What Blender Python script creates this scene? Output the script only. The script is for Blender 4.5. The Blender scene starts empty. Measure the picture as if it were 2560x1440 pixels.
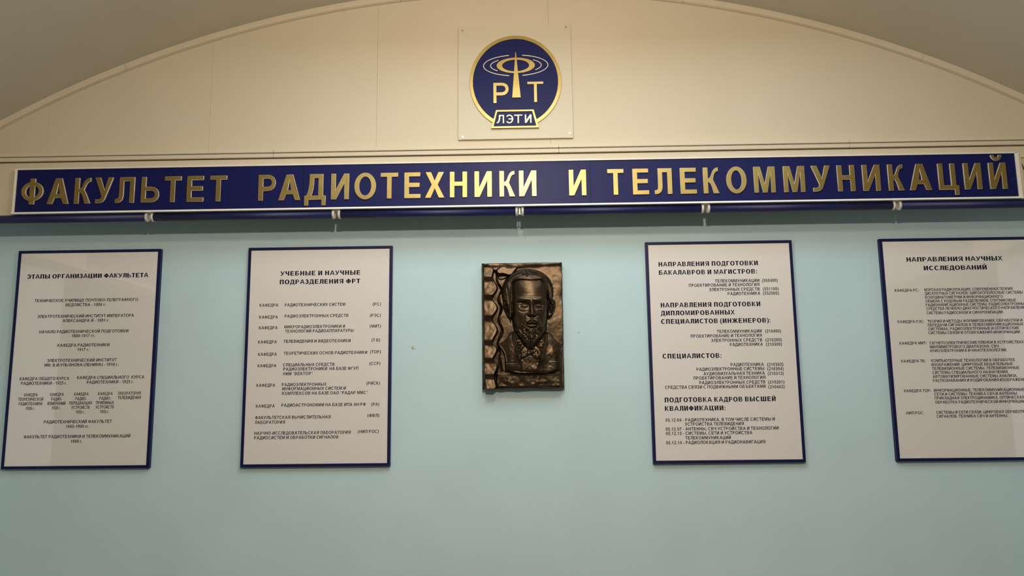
import bpy, bmesh, math, random
import numpy as np
from mathutils import Matrix, Vector
random.seed(4)
S = bpy.context.scene
COL = S.collection

# ------------------------------------------------------------------ camera
F_PX = 1923.0
CAM = np.array([0.0, -3.2, 1.6])
def _rot(v, k, a):
    return v*math.cos(a) + np.cross(k, v)*math.sin(a) + k*np.dot(k, v)*(1-math.cos(a))
PITCH, YAW, ROLL = [math.radians(a) for a in (8.352, 1.0247, 0.652)]
_r, _u, _f = np.array([1., 0, 0]), np.array([0, 0, 1.]), np.array([0, 1., 0])
_r, _u, _f = [_rot(v, np.array([0, 0, 1.]), YAW) for v in (_r, _u, _f)]
_u, _f = [_rot(v, _r, PITCH) for v in (_u, _f)]
_r, _u = [_rot(v, _f, ROLL) for v in (_r, _u)]
cd = bpy.data.cameras.new('camera'); cam = bpy.data.objects.new('camera', cd); COL.objects.link(cam)
cd.sensor_width = 36.0; cd.lens = F_PX/2560*36.0; cd.clip_start = 0.05
cam.matrix_world = Matrix([[_r[0], _u[0], -_f[0], CAM[0]], [_r[1], _u[1], -_f[1], CAM[1]],
                           [_r[2], _u[2], -_f[2], CAM[2]], [0, 0, 0, 1]])
S.camera = cam

def at(px, py, Y):
    """measured photo pixel -> (x, z) on the upright plane y = Y (used to take real sizes and places)"""
    d = _f*F_PX + _r*(px-1280) + _u*(720-py)
    p = CAM + d*((Y-CAM[1])/d[1])
    return float(p[0]), float(p[2])

# ------------------------------------------------------------------ light, exposure
S.view_settings.view_transform = 'Standard'; S.view_settings.look = 'None'
S.view_settings.gamma = 1.0; S.view_settings.use_curve_mapping = False
S.view_settings.exposure = 0.09
W = bpy.data.worlds.new('world'); S.world = W; W.use_nodes = True
W.node_tree.nodes['Background'].inputs[0].default_value = (0.55, 0.75, 1.0, 1)
W.node_tree.nodes['Background'].inputs[1].default_value = 0.05
def lamp(name, loc, power, col, radius):
    l = bpy.data.lights.new(name, 'POINT'); l.energy = power; l.color = col; l.shadow_soft_size = radius
    o = bpy.data.objects.new(name, l); o.location = loc; COL.objects.link(o); return o
WARM = (1.0, 0.86, 0.66)
lamp('ceiling_lamp', (-0.03, -1.38, 2.80), 20, WARM, 0.05)
lamp('ceiling_lamp', (0.10, -3.25, 2.80), 112, WARM, 0.05)
def area(name, loc, rot, sx, sy, power, col):
    l = bpy.data.lights.new(name, 'AREA'); l.shape = 'RECTANGLE'; l.size = sx; l.size_y = sy
    l.energy = power; l.color = col
    o = bpy.data.objects.new(name, l); o.location = loc; o.rotation_euler = rot; COL.objects.link(o); return o
area('cool_fill', (0, -6.9, 1.75), (math.radians(90), 0, 0), 2.2, 1.9, 1, (0.62, 0.84, 1.0))  # added cool fill from behind the camera, no known source there
area('ceiling_strip_light', (0.25, -1.15, 3.12), (0, 0, 0), 2.6, 0.8, 19, (0.74, 0.90, 1.0))

# ------------------------------------------------------------------ materials
def mat(name, col, rough=0.6, metal=0.0, spec=0.5, coat=0.0, noise=0.0, nscale=8.0, bump=0.0, bscale=200.0, col2=None):
    m = bpy.data.materials.new(name); m.use_nodes = True; nt = m.node_tree; b = nt.nodes['Principled BSDF']
    b.inputs['Base Color'].default_value = (*col, 1); b.inputs['Roughness'].default_value = rough
    b.inputs['Metallic'].default_value = metal; b.inputs['Specular IOR Level'].default_value = spec
    b.inputs['Coat Weight'].default_value = coat; b.inputs['Coat Roughness'].default_value = 0.03
    tc = nt.nodes.new('ShaderNodeTexCoord')
    if noise > 0 or col2:
        n = nt.nodes.new('ShaderNodeTexNoise'); n.inputs['Scale'].default_value = nscale; n.inputs['Detail'].default_value = 6
        nt.links.new(tc.outputs['Object'], n.inputs['Vector'])
        r = nt.nodes.new('ShaderNodeValToRGB'); e = r.color_ramp.elements
        c2 = col2 or tuple(min(1, c*(1+noise)) for c in col); c1 = col if col2 else tuple(c*(1-noise) for c in col)
        e[0].position = .35; e[0].color = (*c1, 1); e[1].position = .65; e[1].color = (*c2, 1)
        nt.links.new(n.outputs['Fac'], r.inputs['Fac']); nt.links.new(r.outputs['Color'], b.inputs['Base Color'])
    if bump > 0:
        n2 = nt.nodes.new('ShaderNodeTexNoise'); n2.inputs['Scale'].default_value = bscale; n2.inputs['Detail'].default_value = 4
        nt.links.new(tc.outputs['Object'], n2.inputs['Vector'])
        bp = nt.nodes.new('ShaderNodeBump'); bp.inputs['Strength'].default_value = bump; bp.inputs['Distance'].default_value = 0.002
        nt.links.new(n2.outputs['Fac'], bp.inputs['Height']); nt.links.new(bp.outputs['Normal'], b.inputs['Normal'])
    return m
M = {}
M['green'] = mat('pale_green_wall_paint', (0.54, 0.725, 0.81), 0.75, noise=.025, nscale=3, bump=.15, bscale=90)
M['cream'] = mat('cream_panel', (0.63, 0.55, 0.425), 0.6, noise=.015, nscale=4, bump=.08, bscale=120)
M['cream2'] = mat('cream_trim', (0.65, 0.57, 0.45), 0.55)
M['ceil'] = mat('ceiling_plaster', (0.56, 0.51, 0.42), 0.9, noise=.02, nscale=3, bump=.15, bscale=60)
M['white'] = mat('white_plastic', (0.85, 0.82, 0.76), 0.4)
M['capw'] = mat('cap_plastic', (0.66, 0.62, 0.56), 0.5)
M['blue'] = mat('navy_sign_film', (0.005, 0.008, 0.085), 0.45, spec=.2)
M['navyframe'] = mat('navy_frame', (0.005, 0.007, 0.07), 0.45, spec=.3)
M['tube'] = mat('navy_tube_plastic', (0.008, 0.010, 0.08), 0.5)
M['gold'] = mat('brushed_gold_film', (0.46, 0.34, 0.125), 0.38, metal=1.0, noise=.06, nscale=25)
M['goldside'] = mat('letter_side', (0.72, 0.64, 0.50), 0.4)
M['silver'] = mat('pale_gold_line', (0.62, 0.56, 0.46), 0.4, metal=.3)
M['sheet'] = mat('printed_board_face', (0.87, 0.83, 0.83), 0.3, coat=1.0)
M['sheet'].node_tree.nodes['Principled BSDF'].inputs['Coat IOR'].default_value = 2.2
M['ink'] = mat('navy_ink', (0.008, 0.008, 0.028), 0.6, spec=.2)
M['inkgrey'] = mat('grey_ink', (0.03, 0.03, 0.045), 0.6, spec=.2)
M['plate'] = mat('ivory_plate', (0.60, 0.54, 0.43), 0.45)
M['hall'] = mat('hall_wall_paint', (0.20, 0.18, 0.15), 0.8)
M['bead'] = mat('glossy_white_bead', (0.92, 0.90, 0.84), 0.25)
M['floor'] = mat('floor_stone', (0.16, 0.15, 0.13), 0.4, noise=.1)
M['brown'] = mat('dark_brown_paint', (0.05, 0.02, 0.012), 0.5)
M['steel'] = mat('steel', (0.7, 0.68, 0.62), 0.25, metal=1)
M['chip'] = mat('exposed_plaster', (0.50, 0.40, 0.22), 0.9)
M['dark'] = mat('dark_speck', (0.10, 0.12, 0.11), 0.9)
M['glass'] = mat('window_glass', (0.8, 0.9, 1.0), 0.1)
def bronze():
    m = bpy.data.materials.new('bronze'); m.use_nodes = True; nt = m.node_tree; b = nt.nodes['Principled BSDF']
    tc = nt.nodes.new('ShaderNodeTexCoord')
    n = nt.nodes.new('ShaderNodeTexNoise'); n.inputs['Scale'].default_value = 14; n.inputs['Detail'].default_value = 8
    n.inputs['Roughness'].default_value = .65
    r = nt.nodes.new('ShaderNodeValToRGB'); e = r.color_ramp.elements
    e[0].position = .3; e[0].color = (.034, .022, .013, 1); e[1].position = .72; e[1].color = (.105, .070, .042, 1)
    nt.links.new(tc.outputs['Object'], n.inputs['Vector']); nt.links.new(n.outputs['Fac'], r.inputs['Fac'])
    nt.links.new(r.outputs['Color'], b.inputs['Base Color'])
    b.inputs['Metallic'].default_value = .85
    n2 = nt.nodes.new('ShaderNodeTexNoise'); n2.inputs['Scale'].default_value = 160; n2.inputs['Detail'].default_value = 3
    nt.links.new(tc.outputs['Object'], n2.inputs['Vector'])
    mr = nt.nodes.new('ShaderNodeMapRange'); mr.inputs[3].default_value = .25; mr.inputs[4].default_value = .40
    nt.links.new(n.outputs['Fac'], mr.inputs[0]); nt.links.new(mr.outputs[0], b.inputs['Roughness'])
    bp = nt.nodes.new('ShaderNodeBump'); bp.inputs['Strength'].default_value = .10; bp.inputs['Distance'].default_value = 0.001
    nt.links.new(n2.outputs['Fac'], bp.inputs['Height']); nt.links.new(bp.outputs['Normal'], b.inputs['Normal'])
    return m
M['bronze'] = bronze()
M['bronzedark'] = mat('dark_bronze_side', (.055, .050, .036), .5, metal=.6)

# ------------------------------------------------------------------ helpers
def link(name, me, m, parent=None):
    o = bpy.data.objects.new(name, me); COL.objects.link(o)
    if m is not None:
        for x in (m if isinstance(m, (list, tuple)) else [m]): me.materials.append(x)
    if parent is not None: o.parent = parent
    return o
def obj(name, bm, m, parent=None, smooth=False):
    me = bpy.data.meshes.new(name); bm.normal_update(); bm.to_mesh(me); bm.free()
    if smooth:
        for p in me.polygons: p.use_smooth = True
    return link(name, me, m, parent)
def thing(name, label, cat, group=None):
    o = bpy.data.objects.new(name, None); o.empty_display_size = .05; COL.objects.link(o)
    o['label'] = label; o['category'] = cat
    if group: o['group'] = group
    return o
def struct(name, bm, m, label=None):
    o = obj(name, bm, m); o['kind'] = 'structure'
    if label: o['label'] = label
    return o
def box(bm, x0, x1, y0, y1, z0, z1, bev=0.0):
    t = bmesh.new()
    v = [t.verts.new((x, y, z)) for x in (x0, x1) for y in (y0, y1) for z in (z0, z1)]
    for f in ((0,1,3,2),(4,6,7,5),(0,4,5,1),(2,3,7,6),(0,2,6,4),(1,5,7,3)): t.faces.new([v[i] for i in f])
    bmesh.ops.recalc_face_normals(t, faces=t.faces)
    if bev > 0: bmesh.ops.bevel(t, geom=t.edges[:], offset=bev, segments=2, affect='EDGES')
    tmp = bpy.data.meshes.new('tmp'); t.to_mesh(tmp); t.free(); bm.from_mesh(tmp); bpy.data.meshes.remove(tmp)
    return bm
def B(*a, **k): return box(bmesh.new(), *a, **k)
def prism(pts, y0, y1, bm=None):
    """outline in (x,z) given a thickness from y0 (back) to y1 (front)"""
    bm = bm or bmesh.new(); n = len(pts)
    a = [bm.verts.new((p[0], y0, p[1])) for p in pts]; b = [bm.verts.new((p[0], y1, p[1])) for p in pts]
    fs = [bm.faces.new(a), bm.faces.new(b[::-1])]
    for i in range(n): fs.append(bm.faces.new((a[i], b[i], b[(i+1) % n], a[(i+1) % n])))
    bmesh.ops.recalc_face_normals(bm, faces=fs)
    return bm
def curve_mesh(loops, yback, yfront, bevel=0.0, side_mat=False):
    """filled outlines (first outer, others holes or further shapes) in (x,z), extruded in y"""
    cu = bpy.data.curves.new('c', 'CURVE'); cu.dimensions = '2D'; cu.fill_mode = 'BOTH'
    for L in loops:
        s = cu.splines.new('POLY'); s.points.add(len(L)-1); s.use_cyclic_u = True
        for i, p in enumerate(L): s.points[i].co = (p[0], p[1], 0, 1)
    h = abs(yfront-yback)/2; cu.extrude = max(h-bevel, 0); cu.bevel_depth = bevel; cu.bevel_resolution = 0
    if bevel: cu.offset = -bevel
    o = bpy.data.objects.new('c', cu); COL.objects.link(o)
    dg = bpy.context.evaluated_depsgraph_get(); me = bpy.data.meshes.new_from_object(o.evaluated_get(dg))
    bpy.data.objects.remove(o); bpy.data.curves.remove(cu)
    mid = (yback+yfront)/2
    me.transform(Matrix(((1,0,0,0),(0,0,-1,mid),(0,1,0,0),(0,0,0,1))))
    me.materials.clear()
    if side_mat:
        for p in me.polygons: p.material_index = 0 if p.normal.y < -0.9 else 1
    return me
def arc(cx, cy, rx, ry, a0, a1, n=16):
    return [(cx+rx*math.cos(math.radians(a0+(a1-a0)*i/n)), cy+ry*math.sin(math.radians(a0+(a1-a0)*i/n))) for i in range(n+1)]
def bez(p0, p1, p2, p3, n=8):
    out = []
    for i in range(n+1):
        t = i/n; a, b, c, d = (1-t)**3, 3*t*(1-t)**2, 3*t*t*(1-t), t**3
        out.append((a*p0[0]+b*p1[0]+c*p2[0]+d*p3[0], a*p0[1]+b*p1[1]+c*p2[1]+d*p3[1]))
    return out

# ------------------------------------------------------------------ room
CX, CZ0, R = -0.039, -1.112, 4.431          # circle of the vault
LUN = -0.13                                  # face of the lunette panelling
SIDE = 2.62
def arcz(x, r=R): return CZ0 + math.sqrt(max(r*r-(x-CX)**2, 0))
struct('floor', B(-4.7, 4.7, -7.2, .15, -.1, 0), M['floor'])
struct('wall_back', B(-2.9, 2.9, 0, .15, 0, 3.6), M['green'])
# barrel vault
bm = bmesh.new(); N = 72; rows = []
for i in range(N+1):
    a = math.asin((SIDE+.12)/(R+.03))*(2*i/N-1)
    x0, z0 = CX+(R+.03)*math.sin(a), CZ0+(R+.03)*math.cos(a)
    x1, z1 = CX+(R+.15)*math.sin(a), CZ0+(R+.15)*math.cos(a)
    rows.append([bm.verts.new(p) for p in ((x0, 0, z0), (x0, -7.2, z0), (x1, -7.2, z1), (x1, 0, z1))])
for a, b in zip(rows, rows[1:]):
    for k in range(4): bm.faces.new((a[k], b[k], b[(k+1) % 4], a[(k+1) % 4]))
bmesh.ops.recalc_face_normals(bm, faces=bm.faces)
struct('ceiling', bm, M['ceil'])
zs = arcz(SIDE)
for s, nm in ((-1, 'wall_left'), (1, 'wall_right')):
    xs = sorted((s*SIDE, s*(SIDE+.15)))
    struct(nm, B(xs[0], xs[1], -1.1, 0, 0, zs+.05), M['green'])
    # box band returning along the side pier
    xb = sorted((s*SIDE, s*(SIDE-.12)))
    struct('trim_%d' % (7 if s < 0 else 8), B(xb[0], xb[1], -1.1, -.15, 2.36, 2.60), M['cream'])
    xa = sorted((s*(SIDE+.1), s*4.7))
    struct('ceiling_aisle_%s' % ('left' if s < 0 else 'right'), B(xa[0], xa[1], -7.2, 0, zs, zs+.1), M['ceil'])
    xo = sorted((s*4.6, s*4.7)); struct('wall_%s_outer' % ('left' if s < 0 else 'right'), B(xo[0], xo[1], -7.2, 0, 0, zs), M['hall'])
    xo = sorted((s*2.9, s*4.6)); struct('wall_aisle_%s' % ('left' if s < 0 else 'right'), B(xo[0], xo[1], 0, .1, 0, zs), M['green'])
bm = bmesh.new()
box(bm, -4.7, -1.15, -7.2, -7.08, 0, 3.4); box(bm, 1.15, 4.7, -7.2, -7.08, 0, 3.4)
box(bm, -1.15, 1.15, -7.2, -7.08, 0, .75); box(bm, -1.15, 1.15, -7.2, -7.08, 2.75, 3.4)
struct('wall_front', bm, M['hall'])
wf = struct('added_window', B(-1.15, 1.15, -7.16, -7.15, .75, 2.75), M['glass'])  # unseen window, added to go with the cool fill light
bm = bmesh.new()
for x in (-1.12, 0, 1.12): box(bm, x-.03, x+.03, -7.14, -7.09, .75, 2.75)
for z in (.78, 2.1, 2.72): box(bm, -1.15, 1.15, -7.14, -7.09, z-.03, z+.03)
obj('window_frame', bm, M['white'], wf)

# lunette panelling: tall sheets butted together under the vault
lun = struct('wall_lunette', B(-2.6, 2.6, -.11, 0, 2.62, zs-.02 if zs > 2.7 else 2.64), M['cream'])
seams = [-2.6] + [at(p[0], p[1], LUN)[0] for p in ((120, 330), (527, 250), (943, 200), (1370, 30))]
st = seams[-1]-seams[-2]
seams += [2.6]
seams = sorted(s for s in seams)
for a, b in zip(seams, seams[1:]):
    if b-a < .02: continue
    g = .0003; n = 16
    pts = [(a+g, 2.63), (b-g, 2.63)] + [(b-g+(a-b+2*g)*i/n, arcz(b-g+(a-b+2*g)*i/n)+.01) for i in range(n+1)]
    pts = [(x, max(z, 2.635) if k > 1 else z) for k, (x, z) in enumerate(pts)]
    obj('panel', prism(pts, -.11, LUN), M['cream'], lun)
bk = bmesh.new(); pts = [(-2.6, 2.62), (2.6, 2.62)] + [(2.6-5.2*i/48, arcz(2.6-5.2*i/48)+.02) for i in range(49)]
prism(pts, -.01, -.1095, bk); obj('backing_board', bk, M['cream'], lun)

# arch moulding, two sloping faces, in joined lengths
def arch_piece(a0, a1, n):
    prof = [(-.001, LUN), (.000, LUN-.011), (.013, LUN-.002), (.016, LUN-.002), (.030, LUN-.013), (.034, LUN)]
    bm = bmesh.new(); rws = []
    for i in range(n+1):
        a = a0+(a1-a0)*i/n
        rws.append([bm.verts.new((CX+(R+r)*math.sin(a), y, CZ0+(R+r)*math.cos(a))) for r, y in prof])
    for p, q in zip(rws, rws[1:]):
        for k in range(len(prof)): bm.faces.new((p[k], q[k], q[(k+1) % len(prof)], p[(k+1) % len(prof)]))
    bm.faces.new(rws[0]); bm.faces.new(rws[-1][::-1]); bmesh.ops.recalc_face_normals(bm, faces=bm.faces)
    return bm
am = math.asin(2.55/R)
def ang(px, py):
    x, z = at(px, py, LUN); return math.atan2(x-CX, z-CZ0)
cuts = [-am, ang(-350, 600), ang(320, 183), ang(1003, 10), ang(1706, 12), ang(2300, 160), am]
tr = None
for i, (a, b) in enumerate(zip(cuts, cuts[1:])):
    m_ = arch_piece(a+.00012, b-.00012, 14)
    if tr is None: tr = struct('trim_1', m_, M['cream2'])
    else: obj('moulding_length', m_, M['cream2'], tr)

# flat strips on top of the boxed band and the band itself
for nm, za, zb, y, jo in (('trim_2', 2.6235, 2.637, -.168, ()), ('trim_3', 2.6055, 2.6222, -.161, ())):
    xs = [-2.5] + [at(p, q, y)[0] for p, q in ((683, 385), (1397, 376), (2125, 367))] + [2.5]
    root = None
    for a, b in zip(xs, xs[1:]):
        mm = B(a+.0006, b-.0006, -.09, y, za, zb, bev=.001)
        if root is None: root = struct(nm, mm, M['cream2'])
        else: obj('strip_length', mm, M['cream2'], root)
struct('trim_4', B(-2.62, 2.62, -.15, -.0, 2.3791, 2.6015), M['cream'])
struct('trim_5', B(-2.5, 2.5, -.12, -.05, 2.6, 2.64), M['brown'])  # dark bar behind the strips, groove shadow put into its colour

# small damage on the wall
x, z = at(1031.5, 869, 0)
wc = obj('chipped_paint', prism([(x-.005, z-.007), (x+.006, z-.007), (x+.0045, z+.006), (x+.002, z+.009), (x+.0005, z+.004), (x-.0035, z+.003)], .0, -.0008), M['chip'], bpy.data.objects['wall_back'])
for px, py, r in ((1037.5, 873.5, .0015), (1447, 831.5, .002)):
    x, z = at(px, py, 0)
    obj('speck', prism(arc(x, z, r, r, 0, 330, 8), 0, -.0006), M['dark'], bpy.data.objects['wall_back'])

# ------------------------------------------------------------------ glyphs of the big sign, in units of cap height
def glyph(ch, w, s=.175, h=.155):
    if ch == 'Э':
        return [arc(.47*w,.5,w*.53,.52,-142,142,30)+arc(.47*w,.5,w*.53-s,.52-h,142,-142,24), [(.36*w,.43),(.36*w,.57),(w-s-.005,.57),(w-s-.005,.43)]]
    if ch == 'Т': return [[(0,1),(w,1),(w,1-h),((w+s)/2,1-h),((w+s)/2,0),((w-s)/2,0),((w-s)/2,1-h),(0,1-h)]]
    if ch == 'Е': return [[(0,1),(w*.98,1),(w*.98,1-h),(s,1-h),(s,.595),(w*.94,.595),(w*.94,.43),(s,.43),(s,h),(w,h),(w,0),(0,0)]]
    if ch in 'ИЙ':
        o = [[(0,1),(s,1),(s,.36),(w-s-.015,1),(w,1),(w,0),(w-s,0),(w-s,.64),(s+.02,0),(0,0)]]
        if ch == 'Й':
            c = w/2
            o.append(arc(c, 1.30, .205, .22, 180, 360, 14) + arc(c, 1.30, .085, .10, 360, 180, 10))
        return o
    if ch == 'Л':
        a = .20*w
        return [[(a,1),(w,1),(w,0),(w-s,0),(w-s,1-h),(a+s*.95,1-h),(a+s*.95,.34)] + bez((a+s*.95,.34),(a+s*.95,.08),(a+s*.4,-.01),(0,0)) +
                [(0,.15)] + bez((0,.15),(a*.75,.15),(a,.16),(a,.40)) + [(a,1)]]
    if ch == 'Н': return [[(0,1),(s,1),(s,.61),(w-s,.61),(w-s,1),(w,1),(w,0),(w-s,0),(w-s,.445),(s,.445),(s,0),(0,0)]]
    if ch == 'Р':
        return [[(0,0),(0,1),(w*.55,1)] + bez((w*.55,1),(w*1.13,1),(w*1.13,.37),(w*.55,.37)) + [(s,.37),(s,0)],
                [(s,.85),(w*.52,.85)] + bez((w*.52,.85),(w*.86,.85),(w*.86,.53),(w*.52,.53))+[(s,.53)]]
    if ch == 'Ь':
        return [[(0,0),(0,1),(s,1),(s,.61),(w*.55,.61)] + bez((w*.55,.61),(w*1.14,.60),(w*1.14,0),(w*.55,0)),
                [(s,.46),(w*.52,.46)] + bez((w*.52,.46),(w*.86,.455),(w*.86,.15),(w*.52,.15))+[(s,.15)]]
    if ch == 'О': return [arc(w/2,.5,w/2,.52,0,352,44), arc(w/2,.5,w/2-s*1.02,.37,0,350,36)]
    if ch == 'Ф':
        c = w/2; t = s*.56; ry = .375; rx = w/2
        a = math.degrees(math.acos(t/rx)); irx, iry = rx-s*.95, ry-.13; b = math.degrees(math.acos(min(t/irx, 1)))
        return [[(c-t,1),(c+t,1)] + arc(c,.5,rx,ry,a,-a,26) + [(c+t,0),(c-t,0)] + arc(c,.5,rx,ry,180+a,180-a,26),
                arc(c,.5,irx,iry,b,-b,16), arc(c,.5,irx,iry,180+b,180-b,16)]
    if ch == 'А':
        c = w/2; t = .125
        return [[(0,0),(c-t,1),(c+t,1),(w,0),(w-.20,0),(w-.20-.085,.23),(.285,.23),(.20,0)],
                [(.345,.385),(w-.345,.385),(c,.80)]]
    if ch == 'У':
        return [[(0,1),(.205,1),(w*.52+.02,.50),(w-.195,1),(w,1),(w*.60,.20)] + bez((w*.60,.20),(w*.52,.04),(w*.42,-.01),(w*.06,0)) +
                [(w*.06,.15)] + bez((w*.06,.15),(w*.30,.13),(w*.36,.17),(w*.40,.27))]
    if ch == 'Х':
        c = w/2
        return [[(0.02,1),(.23,1),(c,.66),(w-.23,1),(w-.02,1),(c+.115,.515),(w,0),(w-.215,0),(c,.365),(.215,0),(0,0),(c-.115,.515)]]
    if ch == 'М':
        c = w/2
        return [[(0,0),(0,1),(.245,1),(c,.33),(w-.245,1),(w,1),(w,0),(w-.165,0),(w-.165,.74),(c+.085,0),(c-.085,0),(.165,.74),(.165,0)]]
    if ch == 'Ц':
        q = w-.10
        return [[(0,1),(s,1),(s,h),(q-s,h),(q-s,1),(q,1),(q,h),(w,h),(w,-.20),(w-.16,-.20),(w-.16,0),(0,0)]]
    if ch == 'Д':
        return [[(0,h),(.07,h)] + bez((.07,h),(.17,.35),(.19,.6),(.19,1)) + [(w-.10,1),(w-.10,h),(w,h),(w,-.22),(w-.15,-.22),(w-.15,0),(.15,0),(.15,-.22),(0,-.22)],
                [(.255,h)] + bez((.255,h),(.34,.35),(.355,.55),(.36,1-h)) + [(w-.10-s,1-h),(w-.10-s,h)]]
    if ch == 'К':
        e = w-.02
        return [[(0,0),(0,1),(s,1),(s,.575)] + bez((s,.575),(s+.17,.56),(s+.10,1.0),(e,1.0)) + [(e,.855)] +
                bez((e,.855),(e-.16,.86),(w*.66,.60),(s+.19,.53)) + bez((s+.19,.53),(w*.68,.46),(w*.80,.28),(w,0)) +
                [(w-.215,0)] + bez((w-.215,0),(w*.55,.26),(s+.10,.44),(s,.43)) + [(s,0)]]
    c = w/2; t = s/2
    def ell(cx, cy, rx, ry, n=22): return arc(cx, cy, rx, ry, 0, 360-360/n, n-1)
    if ch == 'Г': return [[(0,1),(w,1),(w,1-h),(s,1-h),(s,0),(0,0)]]
    if ch == 'П': return [[(0,0),(0,1),(w,1),(w,0),(w-s,0),(w-s,1-h),(s,1-h),(s,0)]]
    if ch == 'Б':
        o = glyph('Ь', w, s, h); o[0] = [(0,0),(0,1),(w*.92,1),(w*.92,1-h)] + o[0][2:]; o[0][4] = (s,1-h); return o
    if ch == 'В':
        return [[(0,0),(0,1),(.5*w,1)] + bez((.5*w,1),(1.05*w,1),(1.05*w,.57),(.74*w,.53)) + bez((.74*w,.53),(1.1*w,.50),(1.1*w,0),(.55*w,0)),
                [(s,.86),(.5*w,.86)] + bez((.5*w,.86),(.76*w,.86),(.76*w,.60),(.5*w,.60))[1:] + [(s,.60)],
                [(s,.45),(.52*w,.45)] + bez((.52*w,.45),(.84*w,.45),(.84*w,.15),(.52*w,.15))[1:] + [(s,.15)]]
    if ch == 'Ж':
        return [[(c-t,1),(c+t,1),(c+t,.6),(w-.26,1),(w-.02,1),(c+t+.17,.52),(w,0),(w-.24,0),(c+t,.42),(c+t,0),(c-t,0),(c-t,.42),(.24,0),(0,0),(c-t-.17,.52),(.02,1),(.26,1),(c-t,.6)]]
    if ch in 'З3':
        return [arc(.46*w,.745,.47*w,.275,165,-62,14) + arc(.48*w,.275,.52*w,.295,58,-165,16) + arc(.48*w,.275,.52*w-s,.295-h,-165,78,14) +
                [(.36*w,.45),(.36*w,.58)] + arc(.46*w,.745,.47*w-s,.275-h,-80,165,12)]
    if ch == 'С': return [arc(.53*w,.5,.53*w,.52,42,318,24)+arc(.53*w,.5,.53*w-s,.52-h,316,44,22)]
    if ch == 'Ч':
        return [[(0,1),(s,1),(s,.68)] + bez((s,.68),(s,.50),(.45*w,.49),(w-s,.54))[1:] + [(w-s,1),(w,1),(w,0),(w-s,0),(w-s,.38)] + bez((w-s,.38),(.45*w,.32),(0,.32),(0,.64))[1:]]
    if ch == 'Ш': return [[(0,0),(0,1),(s,1),(s,h),(c-t,h),(c-t,1),(c+t,1),(c+t,h),(w-s,h),(w-s,1),(w,1),(w,0)]]
    if ch == 'Щ':
        q = w-.1; c = q/2
        return [[(0,0),(0,1),(s,1),(s,h),(c-t,h),(c-t,1),(c+t,1),(c+t,h),(q-s,h),(q-s,1),(q,1),(q,h),(w,h),(w,-.2),(w-.15,-.2),(w-.15,0)]]
    if ch == 'Ъ':
        d = .24; o = [[(x+d, y) for x, y in L] for L in glyph('Ь', w-d, s, h)]; o[0] = [(d,0),(d,1-h),(0,1-h),(0,1)] + o[0][2:]; return o
    if ch == 'Ы': return glyph('Ь', w-.33, s, h) + [[(w-s,0),(w-s,1),(w,1),(w,0)]]
    if ch == 'Ю':
        rx = .37*w; cx = w-rx; p = cx-rx*.985
        return [[(0,0),(0,1),(s,1),(s,.58)] + arc(cx,.5,rx,.52,171,-171,28) + [(s,.42),(s,0)], ell(cx,.5,rx-s,.37)]
    if ch == 'Я':
        return [[(w,0),(w,1),(.42*w,1)] + bez((.42*w,1),(-.10*w,1),(-.10*w,.45),(.34*w,.40))[1:] + [(0,0),(.27*w,0),(.58*w,.38),(w-s,.38),(w-s,0)],
                [(w-s,.85),(.47*w,.85)] + bez((.47*w,.85),(.16*w,.85),(.16*w,.53),(.47*w,.53))[1:] + [(w-s,.53)]]
    if ch == '0': return [ell(c,.5,c,.52), ell(c,.5,c-s,.37)]
    if ch == '1': return [[(.74*w,1),(.74*w,0),(.74*w-s,0),(.74*w-s,.73),(.12*w,.60),(.12*w,.76),(.5*w,.90),(.58*w,1)]]
    if ch == '2':
        return [arc(.5*w,.70,.48*w,.32,165,0,10) + bez((.98*w,.70),(.98*w,.45),(.46*w,.28),(.38*w,h))[1:] + [(w,h),(w,0),(0,0)] +
                bez((0,0),(.02,.30),(.98*w-s,.46),(.98*w-s,.70))[1:] + arc(.5*w,.70,.48*w-s,.32-h,0,165,8)[1:]]
    if ch == '4': return [[(.60*w,1),(.85*w,1),(.85*w,.37),(w,.37),(w,.22),(.85*w,.22),(.85*w,0),(.85*w-s,0),(.85*w-s,.22),(0,.22),(0,.37)], [(.85*w-s,.37),(.22*w,.37),(.85*w-s,.76)]]
    if ch == '5':
        return [[(.14*w,1),(.94*w,1),(.94*w,1-h),(.30*w,1-h),(.27*w,.63)] + bez((.27*w,.63),(.62*w,.74),(w,.62),(w,.33))[1:] + bez((w,.33),(w,-.12),(.02*w,-.12),(0,.26))[1:] + [(s,.28)] +
                bez((s,.28),(s+.05,.07),(w-s,.08),(w-s,.33))[1:] + bez((w-s,.33),(w-s,.54),(.35*w,.56),(.24*w,.45))[1:] + [(.06*w,.48)]]
    if ch in '69':
        o = [bez((.95*w,.76),(.85*w,1.12),(0,1.12),(0,.48)) + bez((0,.48),(0,-.17),(w,-.17),(w,.33))[1:] + bez((w,.33),(w,.66),(.45*w,.74),(s*.98,.56))[1:] + bez((s*.98,.56),(.25*w,.92),(.62*w,.98),(.95*w-s,.73))[1:],
             ell(.51*w,.325,.49*w-s,.185,14)]
        return o if ch == '6' else [[(w-x, 1-y) for x, y in L] for L in o]
    if ch == '7': return [[(0,1),(w,1),(w,.87)] + bez((w,.87),(.72*w,.66),(.46*w,.30),(.44*w,0))[1:] + [(.44*w-s,0)] + bez((.44*w-s,0),(.22*w,.35),(.50*w,.70),(w-s*1.3,1-h))[1:] + [(0,1-h)]]
    if ch == '8': return [arc(c,.75,.45*w,.27,-48,228,16) + arc(c,.28,.5*w,.30,132,408,18), ell(c,.755,.45*w-s*.9,.145,12), ell(c,.285,.5*w-s,.165,14)]
    if ch == '(': return [bez((w-.15,1.03),(-.12,.70),(-.12,.08),(w-.15,-.25)) + bez((w,-.25),(.12,.08),(.12,.70),(w,1.03))]
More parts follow.
